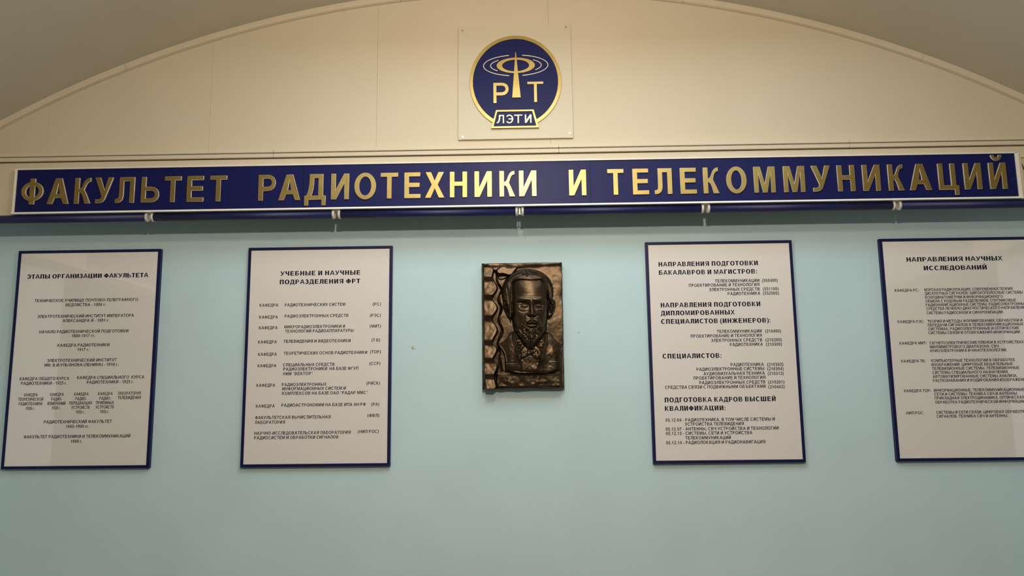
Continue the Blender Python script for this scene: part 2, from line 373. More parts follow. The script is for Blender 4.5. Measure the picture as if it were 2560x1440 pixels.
    if ch == ')': return [[(w-x, y) for x, y in L] for L in glyph('(', w, s, h)]
    if ch == '.': return [[(0,0),(0,.19),(w,.19),(w,0)]]
    if ch == ',': return [[(0,0),(0,.19),(w,.19),(w,.0),(w*.5,-.17),(0,-.17),(w*.4,0)]]
    if ch == ':': return [[(0,0),(0,.19),(w,.19),(w,0)], [(0,.5),(0,.69),(w,.69),(w,.5)]]
    if ch == '-': return [[(0,.27),(0,.43),(w,.43),(w,.27)]]
    if ch in '“”': return [[(0,.68),(.03,1),(.16,1),(.13,.68)], [(w-.16,.68),(w-.13,1),(w,1),(w-.03,.68)]]
    if ch == 'г': return [[(0,0),(0,.74),(w,.74),(w,.60),(s,.60),(s,0)]]
    if ch == 'I': return [[(0,0),(0,1),(w,1),(w,0)]]
    raise ValueError(ch)
WIDTHS = dict(zip('АБВГДЕЖЗИЙКЛМНОПРСТУФХЦЧШЩЪЫЬЭЮЯ', (.98,.82,.82,.66,.95,.76,1.24,.72,.82,.82,.80,.88,.97,.82,.98,.82,.76,.90,.80,.88,1.0,.90,.90,.78,1.2,1.28,1.0,1.08,.82,.90,1.3,.84)))
WIDTHS.update({k: .68 for k in '0123456789'}); WIDTHS.update({'(': .33, ')': .33, '.': .19, ',': .19, ':': .19, '-': .32, '“': .42, '”': .42, 'г': .44, 'I': .19})
BEAR = {k: .025 for k in 'АУТХЛДЖ'}; BEAR.update({k: .055 for k in 'ОСЭФЗ0123456789()'}); BEAR['Ю'] = .075
_gc = {}
def glyph_flat(ch, s):
    if (ch, s) not in _gc:
        w = WIDTHS[ch] if ch != 'I' else s
        me = curve_mesh(glyph(ch, w, s, .155 if s < .2 else .17), 0, 0)
        v = np.array([(p.co.x, p.co.z) for p in me.vertices]); f = [tuple(p.vertices) for p in me.polygons]; bpy.data.meshes.remove(me)
        _gc[(ch, s)] = (v, f, w)
    return _gc[(ch, s)]
class Print:
    """collects the flat lettering of one board into one mesh"""
    def __init__(self): self.v = []; self.f = []; self.sx = {}
    def line(self, s, x0, x1, zc, cap, Y, weight, key, track):
        pen = 0.; items = []
        for ch in s:
            if ch == ' ': pen += .36; continue
            v, f, w = glyph_flat(ch, weight); b = BEAR.get(ch, .09)
            items.append((pen+b, v, f)); pen += w+2*b+track; last = pen-b-track
        first = items[0][0]; end = last
        if x1 is None: sx = self.sx[key]
        else: sx = (x1-x0)/(end-first); self.sx[key] = sx
        for p, v, f in items:
            n = len(self.v); self.v += [(x0+(p-first+a)*sx, Y, zc-cap/2+b_*cap) for a, b_ in v]; self.f += [tuple(n+i for i in q_) for q_ in f]
    def build(self, name, m, parent):
        me = bpy.data.meshes.new(name); me.from_pydata(self.v, [], self.f); me.update()
        if len(me.polygons) and me.polygons[0].normal.y > 0: me.flip_normals()
        return link(name, me, m, parent)

# ------------------------------------------------------------------ long blue sign
FY = -.165; LY = -.1722
sx0, sx1, sz1, sz0 = -2.092, 1.981, 2.566, 2.387
sign = thing('sign_board', 'long dark blue wall sign with raised gold Cyrillic capital letters across the cream band', 'sign')
cutsx = [sx0, at(758, 470, FY)[0], at(1476, 450, FY)[0], sx1]
for a, b in zip(cutsx, cutsx[1:]):
    obj('panel', B(a+.0004, b-.0004, -.151, FY, sz0, sz1, bev=.0006), M['blue'], sign)
bm = bmesh.new()
box(bm, sx0-.008, sx1+.008, -.150, FY-.006, sz1, sz1+.005, bev=.001)
box(bm, sx0-.008, sx0, -.150, FY-.006, sz0-.002, sz1+.002, bev=.001)
box(bm, sx1, sx1+.013, -.150, FY-.006, sz0-.002, sz1+.004, bev=.001)
obj('frame', bm, M['white'], sign)
# bottom ledge with a sloping upper face
lp = [(-.151, sz0-.008), (-.1733, sz0-.008), (-.1738, sz0-.0072), (-.1726, sz0-.0012), (-.1715, sz0-.0005), (-.151, sz0-.0005)]
bm = bmesh.new()
a_ = [bm.verts.new((sx0-.008, y, z)) for y, z in lp]; b_ = [bm.verts.new((sx1+.013, y, z)) for y, z in lp]
bm.faces.new(a_); bm.faces.new(b_[::-1])
n_ = len(lp)
for i in range(n_): bm.faces.new((a_[i], b_[i], b_[(i+1) % n_], a_[(i+1) % n_]))
bmesh.ops.recalc_face_normals(bm, faces=bm.faces)
lg = obj('ledge', bm, M['bead'], sign, smooth=False); lg['label'] = 'white ledge strip along the bottom of the sign'
LET = [('Ф',50.8,112.7),('А',116.5,172.7),('К',184.3,231.2),('У',238.5,286.2),('Л',286.9,339.8),('Ь',351.4,401.6),('Т',409.4,455.5),('Е',466,512),('Т',523.3,569.2),
 ('Р',645.2,691.5),('А',695.5,751.3),('Д',760.8,815.8),('И',827.3,873.6),('О',885.7,940.7),('Т',951.4,995.6),('Е',1010.6,1052),('Х',1062,1111.8),('Н',1124,1168.5),('И',1185.5,1230.4),('К',1247.7,1288.5),('И',1296.3,1342),
 ('И',1420.6,1466.8),('Т',1516.7,1561),('Е',1579.3,1623.8),('Л',1633.6,1681.9),('Е',1697.6,1743.3),('К',1755,1799.6),('О',1812.5,1868.9),('М',1881,1940.7),('М',1954.8,2015),('У',2025.3,2074.6),('Н',2089,2140.6),('И',2151.7,2204),('К',2215.2,2263.2),('А',2273.5,2331),('Ц',2340.3,2399.6),('И',2404,2458),('Й',2467,2521)]
ZB, CAP = 2.4195, .1075
for ch, l, r in LET:
    mid = (l+r)/2; lean = abs(7.8e-5*(mid-963))*65; side = (mid-1280)/1230*3.2
    if side < 0: r += side
    else: l += side
    if ch not in 'АУ': l += lean/2; r -= lean/2
    py = 476-(mid-80)*.0148
    if ch == 'А': py += 30; 
    if ch == 'У': py -= 28
    x0, x1 = at(l, py, LY)[0], at(r, py, LY)[0]
    w = (x1-x0)/CAP
    loops = [[(x0+p[0]*CAP, ZB+p[1]*CAP) for p in L] for L in glyph(ch, w)]
    link('letter', curve_mesh(loops, FY+.0005, LY, bevel=.0007, side_mat=True), [M['gold'], M['goldside']], sign)

# ------------------------------------------------------------------ emblem plate
EY = LUN-.012
em = thing('emblem_plate', 'square ivory plate with round blue and gold antenna tower emblem, above the long sign', 'emblem')
c = [at(1145.4, 64.3, EY), at(1427.4, 60.6, EY), at(1145.9, 348.4, EY), at(1432, 345.2, EY)]
ex0, ex1 = (c[0][0]+c[2][0])/2, (c[1][0]+c[3][0])/2; ez1, ez0 = (c[0][1]+c[1][1])/2, (c[2][1]+c[3][1])/2
obj('plate', B(ex0, ex1, LUN-.003, EY, ez0, ez1, bev=.0012), M['plate'], em)
exc, ezc = at(1120+736/4.365, 40+723/4.365, EY)
p1 = at(1120+1237/4.365, 40+716/4.365, EY); p2 = at(1120+742/4.365, 40+222/4.365, EY)
esx = (p1[0]-exc)/501; esz = (p2[1]-ezc)/501
def L_(X, Y): return exc+(X-736)*esx, ezc-(Y-723)*esz
def LL(pts): return [L_(*p) for p in pts]
RY1 = EY-.004
link('disc', curve_mesh([LL(arc(736, 723, 470, 470, 0, 357, 90))], EY+.0002, RY1), M['blue'], em)
tagpoly = [(521, 1029), (931, 1029), (984, 1222), (467, 1222)]
ring = LL(arc(736, 723, 501, 501, 0, 357.5, 100)); ringi = LL(arc(736, 723, 463, 463, 0, 357.5, 100))
link('ring', curve_mesh([ring, ringi], EY+.0002, RY1-.003, bevel=.0006), M['gold'], em)
TY = RY1-.006
nt_ = link('name_tag', curve_mesh([LL([(534, 1048), (914, 1048), (955, 1202), (493, 1202)])], EY+.0002, TY), M['blue'], em)
link('tag_border', curve_mesh([LL(tagpoly), LL([(536, 1048), (912, 1048), (955, 1202), (495, 1202)])], EY+.0002, TY-.002, bevel=.0005), M['gold'], nt_)
def letter_part(ch, X0, X1, Yt, Yb, y0, y1, m, parent, s_, h_, bev=0.0):
    cp = (Yb-Yt)*esz; w = (X1-X0)*esx/cp; o = L_(X0, Yb)
    return link('letter', curve_mesh([[(o[0]+p[0]*cp, o[1]+p[1]*cp) for p in L] for L in glyph(ch, w, s_, h_)], y0, y1, bevel=bev), m, parent)
letter_part('Р', 494, 665, 733, 952, RY1+.0005, RY1-.004, M['gold'], em, .15, .13, .0004)
letter_part('Т', 865, 1040, 728, 948, RY1+.0005, RY1-.004, M['gold'], em, .14, .12, .0004)
# Л with a curled foot, Э Т И
Lp = [(553,1083),(608,1083),(608,1172),(594,1172),(594,1096),(569,1096)] + bez((569,1096),(567,1140),(560,1174),(529,1172)) + [(529,1160)] + bez((529,1160),(548,1158),(552,1130),(553,1083))
link('letter', curve_mesh([LL(Lp)], TY+.0005, TY-.003), M['silver'], nt_)
for s, a, b in (('Э', 628, 708), ('Т', 717, 806), ('И', 833, 905)):
    letter_part(s, a, b, 1083, 1173, TY+.0005, TY-.003, M['silver'], nt_, .16, .14)
# tower and ring of the antenna
twp = [(738, 405), (747, 405), (765, 610), (793, 898), (698, 898), (722, 610)]
link('tower', curve_mesh([LL(twp)], RY1+.0005, RY1-.006, bevel=.0005), M['gold'], em)
link('antenna_ring', curve_mesh([LL(arc(742, 549, 210, 85, 0, 356, 60)), LL(arc(740, 550, 146, 62, 0, 355, 48))], RY1+.0005, RY1-.0045, bevel=.0004), M['gold'], em)
def wave(cx, cy, rx, ry, a0, a1, t=5):
    return LL(arc(cx, cy, rx+t, ry+t, a0, a1, 30) + arc(cx, cy, rx-t, ry-t, a1, a0, 30))
for a in ((741, 547, 352, 112, 102, 258), (741, 547, 352, 112, 78, -78), (741, 547, 275, 80, 133, 224), (741, 547, 279, 80, 47, -40)):
    # image y runs down, so flip the angle
    cx_, cy_, rx_, ry_, a0, a1 = a
    link('wave_line', curve_mesh([wave(cx_, cy_, rx_, ry_, -a0, -a1, 4.5)], RY1+.0005, RY1-.0025), M['silver'], em)
for X, Y in ((157, 149), (1298, 133), (159, 1299), (1316, 1280)):
    x, z = L_(X, Y)
    bm = bmesh.new(); prism(arc(x, z, .0042, .0042, 0, 340, 16), EY+.0003, EY-.0022, bm)
    sc = obj('screw', bm, M['steel'], em)
    obj('slot', prism([(x-.003, z-.0006), (x+.003, z-.0006), (x+.003, z+.0006), (x-.003, z+.0006)], EY-.0021, EY-.0027), M['dark'], sc)

# ------------------------------------------------------------------ blue tubes under the band
TR, TYc, TZ = .0165, -.1465, 2.3625
def tube_bm(x0, x1, r, n=32):
    bm = bmesh.new(); A = []; Bv = []
    for i in range(n):
        a = 2*math.pi*i/n; A.append(bm.verts.new((x0, TYc+r*math.cos(a), TZ+r*math.sin(a)))); Bv.append(bm.verts.new((x1, TYc+r*math.cos(a), TZ+r*math.sin(a))))
    for i in range(n):
        f = bm.faces.new((A[i], Bv[i], Bv[(i+1) % n], A[(i+1) % n])); f.smooth = True
    bm.faces.new(A); bm.faces.new(Bv[::-1]); bmesh.ops.recalc_face_normals(bm, faces=bm.faces)
    return bm
def cap_bm(x0, x1):
    """open white plastic end collar with a recessed dished face on the outer side x1"""
    bm = bmesh.new(); n = 36; d = 1 if x1 > x0 else -1
    prof = [(x0, TR+.0002), (x0, TR+.0024), (x1-d*.001, TR+.0024), (x1, TR+.0014), (x1, TR-.001), (x1-d*.0015, TR-.0025), (x1-d*.0025, .003), (0, 0)]
    rw = []
    for x, r in prof[:-1]:
        rw.append([bm.verts.new((x, TYc+r*math.cos(2*math.pi*i/n), TZ+r*math.sin(2*math.pi*i/n))) for i in range(n)])
    for p, q in zip(rw, rw[1:]):
        for i in range(n):
            f = bm.faces.new((p[i], q[i], q[(i+1) % n], p[(i+1) % n])); f.smooth = True
    bm.faces.new(rw[-1]); bmesh.ops.recalc_face_normals(bm, faces=bm.faces)
    return bm
gx = [at(p, 535, TYc)[0] for p in (376.5, 842, 1299.2, 1763.5, 2241.5)]
hg = .0078
ends = [-2.61] + gx + [2.61]
ordn = ['leftmost dark blue tube under the sign, running out of the left edge', 'second dark blue tube from the left under the sign, above the second board',
        'third dark blue tube from the left, ending at the middle gap above the bronze plaque', 'fourth dark blue tube from the left, starting right of the middle gap',
        'fifth dark blue tube from the left, above the board with five-digit and six-digit codes', 'rightmost dark blue tube under the sign, above the cut-off right board']
ordn[4] = 'fifth dark blue tube from the left under the sign, right of the fourth'
for i, (a, b) in enumerate(zip(ends, ends[1:])):
    t = thing('blue_tube', ordn[i], 'tube', 'dark blue tubes in a row under the sign')
    x0 = a+(hg if i else 0); x1 = b-(hg if i < 5 else 0)
    obj('tube', tube_bm(x0+.004, x1-.004, TR), M['tube'], t)
    for xa, xb in ((x0+.009, x0), (x1-.009, x1)):
        obj('end_cap', cap_bm(xa, xb), M['capw'], t)
# little hanger seen in the middle gap
x = gx[2]
hk = thing('tube_hanger', 'small steel hanger hook in the middle gap between the blue tubes', 'hook')
bm = bmesh.new(); box(bm, x-.0015, x+.0015, -.148, -.145, 2.352, 2.3795); obj('stem', bm, M['steel'], hk)
obj('plate', B(x-.007, x+.007, -.152, -.141, 2.350, 2.3525), M['capw'], hk)

# ------------------------------------------------------------------ printed boards
BW, BH, BT = .6115, .9105, .020
def board(label, x0, ztop):
    t = thing('information_board', label, 'board', 'white information boards in navy frames')
    x1, z0 = x0+BW, ztop-BH; fw = .0118
    obj('backing', B(x0+.001, x1-.001, -.001, -.012, z0+.001, ztop-.001), M['navyframe'], t)
    obj('sheet', B(x0+fw-.002, x1-fw+.002, -.0115, -BT+.003, z0+fw-.002, ztop-fw+.002), M['sheet'], t)
    for pts in (([x0, z0], [x0+fw, z0+fw], [x0+fw, ztop-fw], [x0, ztop]), ([x1, z0], [x1, ztop], [x1-fw, ztop-fw], [x1-fw, z0+fw]),
                ([x0, ztop], [x0+fw, ztop-fw], [x1-fw, ztop-fw], [x1, ztop]), ([x0, z0], [x1, z0], [x1-fw, z0+fw], [x0+fw, z0+fw])):
        bm = bmesh.new(); prism(pts, -.0005, -BT, bm)
        fe = [e for e in bm.edges if all(abs(v.co.y+BT) < 1e-6 for v in e.verts)]
        bmesh.ops.bevel(bm, geom=fe, offset=.0012, segments=2, affect='EDGES')
        obj('frame_rail', bm, M['navyframe'], t)
    return t
PY = -BT+.003-.0004
def fill(t, x0p, y0p, sc, heads, lines, hcap, bcap, hm, bm_, hw=.28, bw=.205, track=0.0):
    """text lines measured in a magnified crop: (text, x left, x right, y of cap middle)"""
    blocks = heads if isinstance(heads[0], list) else [heads]
    for nm, ls, cap, m, wt in [('heading', hb_, hcap, hm, hw) for hb_ in blocks] + [('body_text', lines, bcap, bm_, bw)]:
        P = Print()
        for s_, a, b, y in ls:
            xa, za = at(x0p+a/sc, y0p+y/sc, PY)
            if b is not None:
                xb = at(x0p+b/sc, y0p+y/sc, PY)[0]; zm = at(x0p+(a+b)/2/sc, y0p+y/sc, PY)[1]
                P.line(s_, xa, xb, zm, cap, PY, wt, 'k', track)
            else:
                P.line(s_, xa, None, za, cap, PY, wt, 'k', track)
        P.build(nm, m, t)

# board 1
b1 = board('white board in navy frame at the left edge, with years listed from 1886 to 1999', -2.1585, 2.2565)
L1 = [("ТЕХНИЧЕСКОЕ УЧИЛИЩЕ ПОЧТОВО-ТЕЛЕГРАФНОГО",208,828,360.5),("ВЕДОМСТВА - 1886 г.",394,635,387.5),
("ЭЛЕКТРОТЕХНИЧЕСКИЙ ИНСТИТУТ ИМПЕРАТОРА",224,804,455.5),("АЛЕКСАНДРА III - 1891 г.",376,655,482.5),
("НАЧАЛО РАДИОТЕХНИЧЕСКОЙ ПОДГОТОВКИ",236,770,548),("1889-1917 гг.",430,570,574),
("КАФЕДРА РАДИОТЕХНИКИ",345,657,630),("1917 г.",463,535,657),
("ЭЛЕКТРОТЕХНИЧЕСКИЙ ИНСТИТУТ",282,700,721),("ИМ. В.И.УЛЬЯНОВА (ЛЕНИНА) - 1918 г.",268,711,748),
("КАФЕДРА ОБЩЕГО КУРСА",118,415,831.5),("РАДИОТЕХНИКИ - 1925 г.",126,402,859),
("КАФЕДРА СПЕЦИАЛЬНОГО  КУРСА",463,866,823.5),("РАДИОТЕХНИКИ - 1925 г.",521,803,851),
("КАФЕДРА",145,226,929),("ТЕОРЕТИЧЕСКОЙ",109,259,955.5),("РАДИОТЕХНИКИ",112,252,982.5),("1938 г.",154,207,1010),
("КАФЕДРА",301,382,926.5),("РАДИО-",307,372,954),("ИЗМЕРЕНИЙ",285,392,980.5),("1938 г.",310,362,1007),
("КАФЕДРА",445,532,924),("РАДИО-",452,520,951.5),("ПЕРЕДАЮЩИХ",416,553,977.5),("УСТРОЙСТВ",428,538,1004.5),("1935 г.",454,508,1031.5),
("КАФЕДРА",588,676,921.5),("РАДИО-",597,665,949.5),("ПРИЕМНЫХ",576,684,975.5),("УСТРОЙСТВ",573,683,1002),("1935 г.",599,653,1029),
("ЛАБОРАТОРИЯ",706,845,919),("ТЕЛЕВИДЕНИЯ",706,845,945),
("РАДИОТЕХНИЧЕСКИЙ ФАКУЛЬТЕТ",263,671,1089.5),("1945-1999 гг.",394,534,1118),
("ФАКУЛЬТЕТ РАДИОТЕХНИКИ И ТЕЛЕКОММУНИКАЦИЙ",142,782,1178),("1999 г.",423,494,1208)]
fill(b1, 0, 600, 2.4, [("ЭТАПЫ ОРГАНИЗАЦИИ ФАКУЛЬТЕТА",162,890,215)], L1, .0182, .0128, M['ink'], M['inkgrey'], bw=.20)
# board 2
b2 = board('white board in navy frame left of the bronze plaque, ten entries ending in bracketed abbreviations', -1.172, 2.255)
K = "КАФЕДРА"
L2 = [(K,144,258,397.5),("РАДИОТЕХНИЧЕСКИХ СИСТЕМ",298,666,394),("(РС)",835,883,390.5),
(K,142,256,470),("РАДИОЭЛЕКТРОННЫХ СРЕДСТВ",297,686,462),("(РЭС)",818,882,459),
(K,140,254,535),("МИКРОРАДИОЭЛЕКТРОНИКИ И",295,665,528),("(МИТ)",817,883,525),("ТЕХНОЛОГИЙ РАДИОАППАРАТУРЫ",299,717,554),
(K,135,249,622),("ТЕЛЕВИДЕНИЯ И ВИДЕОТЕХНИКИ",290,699,616),("(Т В)",828,878,610),
(K,135,249,697),("ТЕОРЕТИЧЕСКИХ ОСНОВ РАДИОТЕХНИКИ",291,800,688),("(ТОР)",819,883,682),
(K,132,246,767),("СПЕЦИАЛЬНЫХ СРЕДСТВ",287,601,760),("(ССР)",814,880,753),("РАДИОЭЛЕКТРОНИКИ  НА БАЗЕ ФГУП",289,746,785),("НИИ “ВЕКТОР”",289,468,815),
(K,125,239,886),("РАДИОЭЛЕКТРОННЫХ",280,552,881),("(РИСК)",797,877,873),("ИНФОРМАЦИОННЫХ СИСТЕМ И",283,670,905.5),("КОМПЛЕКСОВ НА БАЗЕ ОАО “РАДАР ММС”",282,803,933),
(K,121,236,1013),("РАДИОАСТРОНОМИИ НА БАЗЕ ИПА АН РФ",277,792,1005),("(РА)",826,873,1002),
("ФАКУЛЬТЕТСКАЯ ВЫЧИСЛИТЕЛЬНАЯ",117,577,1081),("(ФВЛ)",803,873,1070),("ЛАБОРАТОРИЯ",115,299,1112),
("НАУЧНО-ИССЛЕДОВАТЕЛЬСКАЯ ЛАБОРАТОРИЯ",112,699,1176),("(НИЛ РОС)",744,870,1168),("РАДИОСИСТЕМ И ОБРАБОТКИ СИГНАЛОВ",111,625,1204)]
fill(b2, 590, 600, 2.4405, [("УЧЕБНЫЕ И НАУЧНЫЕ",271,758,201),("ПОДРАЗДЕЛЕНИЯ ФРТ",267,758,253)], L2, .0190, .0128, M['ink'], M['ink'], track=.05)
# board 3
b3 = board('white board in navy frame right of the bronze plaque, blocks of lines with six-digit codes', .505, 2.2535)
L3 = [("ТЕЛЕКОММУНИКАЦИИ",474,740,292),("(550400)",757,849,290),("ПРОЕКТИРОВАНИЕ И ТЕХНОЛОГИЯ",317,740,317.5),("ЭЛЕКТРОННЫХ СРЕДСТВ",437,742,343.5),("(551100)",762,854,340.5),("РАДИОТЕХНИКА",550,746,368.5),("(552500)",763,856,366.5),
("ТЕЛЕКОММУНИКАЦИИ",485,754,595),("(210400)",776,869,594),("ПРОЕКТИРОВАНИЕ И ТЕХНОЛОГИЯ",328,755,622),("ЭЛЕКТРОННЫХ СРЕДСТВ",449,757,648.5),("(210200)",778,873,646.5),("РАДИОТЕХНИКА",563,761,674),("(210300)",781,874,673),
("РАДИОТЕХНИКА",568,767,794.5),("(210302)",788,883,794),("РАДИОЭЛЕКТРОННЫЕ СИСТЕМЫ",363,769,821),("(210304)",789,884,820),("АУДИОВИЗУАЛЬНАЯ ТЕХНИКА",405,773,848),("(210312)",791,885,848),("ПРОЕКТИРОВАНИЕ И ТЕХНОЛОГИЯ",345,776,874),("РАДИОЭЛЕКТРОННЫХ СРЕДСТВ",380,776,901.5),("(210201)",794,889,900),("СРЕДСТВА СВЯЗИ С ПОДВИЖНЫМИ ОБЪЕКТАМИ",174,777,928.5),("(210402)",795,891,928),
("05.12.04 - РАДИОТЕХНИКА, В ТОМ ЧИСЛЕ СИСТЕМЫ И",177,833,1125),("УСТРОЙСТВА ТЕЛЕВИДЕНИЯ",293,647,1151),("05.12.07 - АНТЕННЫ, СВЧ УСТРОЙСТВА И ТЕХНОЛОГИИ",178,856,1179),("05.12.13 - СИСТЕМЫ, СЕТИ И УСТРОЙСТВА",179,698,1206),("ТЕЛЕКОММУНИКАЦИЙ",296,569,1234),("05.12.14 - РАДИОЛОКАЦИЯ И РАДИОНАВИГАЦИЯ",181,776,1261)]
H3 = [("НАПРАВЛЕНИЯ ПОДГОТОВКИ",135,731,189.5),("БАКАЛАВРОВ И МАГИСТРОВ:",137,725,239.5),
("НАПРАВЛЕНИЯ ПОДГОТОВКИ",148,746,435),("ДИПЛОМИРОВАННЫХ",149,592,484),("СПЕЦИАЛИСТОВ (ИНЖЕНЕРОВ):",150,806,533),("СПЕЦИАЛИСТОВ:",159,512,743),
("ПОДГОТОВКА КАДРОВ ВЫСШЕЙ",172,838,1004),("КВАЛИФИКАЦИИ:",173,536,1057)]
fill(b3, 1590, 580, 2.4, [H3[0:2], H3[2:5], H3[5:6], H3[6:8]], L3, .0190, .0130, M['ink'], M['ink'], track=.05)
# board 4
b4 = board('white board in navy frame cut off by the right edge of the photo', 1.480, 2.2530)
L4 = [("КАФЕДРА РС:",134,274,367.5),("КАФЕДРА РЭС:",151,307,552.5),("КАФЕДРА МИТ:",162,322,679),("КАФЕДРА ТВ:",172,315,785),("КАФЕДРА ТОР:",189,346,960),("НИЛ РОС:",202,306,1091),
("МОРСКАЯ РАДИОЛОКАЦИЯ. СОВРЕМЕННАЯ ТЕОРИЯ",308,830,361),("ДИСКРЕТНЫХ СИГНАЛОВ. ШИРОКОПОЛОСНЫЕ СИСТЕМЫ",311,889,382.5),("КООРДИНАТОМЕТРИИ И ИНФОРМАЦИОННОГО",313,772,406.5),("ОБМЕНА С КОДОВЫМ РАЗДЕЛЕНИЕМ. СПУТНИКОВЫЕ",315,850,428.5),
("РАДИОНАВИГАЦИОННЫЕ СИСТЕМЫ. РАДИОЭЛЕКТРОННЫЕ",317,None,454),("СРЕДСТВА ЛЕЧЕБНО-ДИАГНОСТИЧЕСКОГО НАПРАВЛЕНИЯ.",320,None,476),("СИСТЕМЫ РАДИОСВЯЗИ И СИНХРОНИЗАЦИИ.",322,776,498),
("ТЕОРИЯ И МЕТОДЫ ФОРМИРОВАНИЯ, ОБРАБОТКИ И",326,887,547),("ПЕРЕДАЧИ СИГНАЛОВ В ТЕЛЕКОММУНИКАЦИОННЫХ",329,893,569.5),("СИСТЕМАХ. РАДИОЭЛЕКТРОННЫЕ И ОПТИЧЕСКИЕ",331,868,592.5),("СИСТЕМЫ СВЯЗИ И ОТОБРАЖЕНИЯ ИНФОРМАЦИИ.",332,877,615.5),
("СЕГНЕТОЭЛЕКТРИЧЕСКИЕ ПЛЕНКИ В УСТРОЙСТВАХ",339,896,675),("МИЛЛИМЕТРОВОГО ДИАПАЗОНА, СВЧ",341,747,699),("КРИОЭЛЕКТРОНИКА И НАНОТЕХНОЛОГИИ.",343,796,721.5),
("КОМПЬЮТЕРНЫЕ ТЕХНОЛОГИИ В ОБРАБОТКЕ",349,843,780),("ИЗОБРАЖЕНИЙ. ЦИФРОВЫЕ ВЕЩАТЕЛЬНЫЕ",351,831,803.5),("ТЕЛЕВИЗИОННЫЕ СИСТЕМЫ. ТЕЛЕВИЗИОННЫЕ",354,869,826.5),("СИСТЕМЫ СПЕЦИАЛЬНОГО НАЗНАЧЕНИЯ.",356,806,850.5),("АВТОМАТИЗИРОВАННЫЕ СИСТЕМЫ АНАЛИЗА,",358,858,873.5),("РАСПОЗНАВАНИЯ И КОДИРОВАНИЯ ИЗОБРАЖЕНИЙ.",360,None,900),
("ИНФОРМАЦИОННЫЕ, ТЕЛЕКОММУНИКАЦИОННЫЕ",365,899,955),("СЕТИ И СИСТЕМЫ. ТЕХНИКА СВЧ И АНТЕННЫ.",367,861,978),("ПРИКЛАДНАЯ ЭЛЕКТРОДИНАМИКА. ОПТИЧЕСКАЯ",370,899,1001),("ОБРАБОТКА РАДИОТЕХНИЧЕСКОЙ ИНФОРМАЦИИ.",372,None,1028),
("СИСТЕМЫ И СЕТИ СВЯЗИ. ЦИФРОВАЯ ОБРАБОТКА",379,None,1088),("СИГНАЛОВ. ТЕХНИКА СВЧ И АНТЕННЫ.",381,803,1109)]
fill(b4, 2180, 570, 2.3605, [("НАПРАВЛЕНИЯ НАУЧНЫХ",203,770,182),("ИССЛЕДОВАНИЙ",305,677,234)], L4, .0185, .0118, M['ink'], M['inkgrey'], bw=.20)

# ------------------------------------------------------------------ picture at the right edge of the band
pc = thing('framed_picture', 'cream framed picture with brown drawing at the right end of the long sign', 'picture')
px0 = at(2553, 440, -.17)[0]-.004; px1 = px0+.30; pz0, pz1 = 2.377, 2.563
for pts in ([(px0, pz0), (px0+.014, pz0+.014), (px0+.014, pz1-.014), (px0, pz1)], [(px1, pz0), (px1, pz1), (px1-.014, pz1-.014), (px1-.014, pz0+.014)],
            [(px0, pz1), (px0+.014, pz1-.014), (px1-.014, pz1-.014), (px1, pz1)], [(px0, pz0), (px1, pz0), (px1-.014, pz0+.014), (px0+.014, pz0+.014)]):
    obj('frame_rail', prism(pts, -.151, -.166), M['cream2'], pc)
obj('canvas', B(px0+.012, px1-.012, -.1505, -.160, pz0+.012, pz1-.012), mat('ochre_canvas', (.62, .52, .34), .7), pc)
bm = bmesh.new(); e = .014; q = .0012
for a in ((px0+e, px0+e+q, pz0+e, pz1-e), (px1-e-q, px1-e, pz0+e, pz1-e), (px0+e, px1-e, pz1-e-q, pz1-e), (px0+e, px1-e, pz0+e, pz0+e+q)):
    box(bm, a[0], a[1], -.1598, -.1606, a[2], a[3])
obj('border_line', bm, M['brown'], pc)
bm = bmesh.new()
prism([(px0+.016, pz1-.03), (px0+.020, pz1-.055), (px0+.026, pz1-.075), (px0+.022, pz1-.085), (px0+.030, pz1-.095), (px0+.040, pz1-.088), (px0+.036, pz1-.080), (px0+.030, pz1-.078), (px0+.024, pz1-.05)], -.1598, -.1607, bm)
prism([(px0+.022, pz1-.105), (px0+.030, pz1-.098), (px0+.05, pz1-.092), (px0+.06, pz1-.10), (px0+.03, pz1-.11)], -.1598, -.1607, bm)
prism([(px0+.07, pz1-.05), (px0+.10, pz1-.04), (px0+.13, pz1-.06), (px0+.10, pz1-.09), (px0+.08, pz1-.07)], -.1598, -.1607, bm)
obj('drawing', bm, M['brown'], pc)

# ------------------------------------------------------------------ bronze plaque with relief portrait
# heights are worked out on a fine grid (units: 1 = 0.431 mm) and each modelled part becomes its own mesh
RX0, RX1, RY0, RY1_ = 90., 872., 98., 1302.
UX, UZ = .337/782, .524/1204
PX0, PZ1 = -.183, 2.171
def ground_x(X): return PX0+(X-RX0)*UX
def ground_z(Y): return PZ1-(Y-RY0)*UZ
STEP = 2.0
gx_ = np.arange(RX0, RX1+.1, STEP); gy_ = np.arange(RY0, RY1_+.1, STEP)
XX, YY = np.meshgrid(gx_, gy_)
def blur(a, s):
    s = s/STEP; n = max(1, int(3*s)); k = np.exp(-.5*(np.arange(-n, n+1)/s)**2); k /= k.sum()
    p = np.pad(a, ((n, n), (n, n)), 'edge')
    p = sum(k[i]*p[i:i+a.shape[0], :] for i in range(2*n+1))
    return sum(k[i]*p[:, i:i+a.shape[1]] for i in range(2*n+1))
def inside(pts):
    m = np.zeros(XX.shape, bool); n = len(pts)
    for i in range(n):
        x0, y0 = pts[i]; x1, y1 = pts[(i+1) % n]
        if y0 == y1: continue
        c = ((y0 > YY) != (y1 > YY)) & (XX < (x1-x0)*(YY-y0)/(y1-y0)+x0)
        m ^= c
    return m
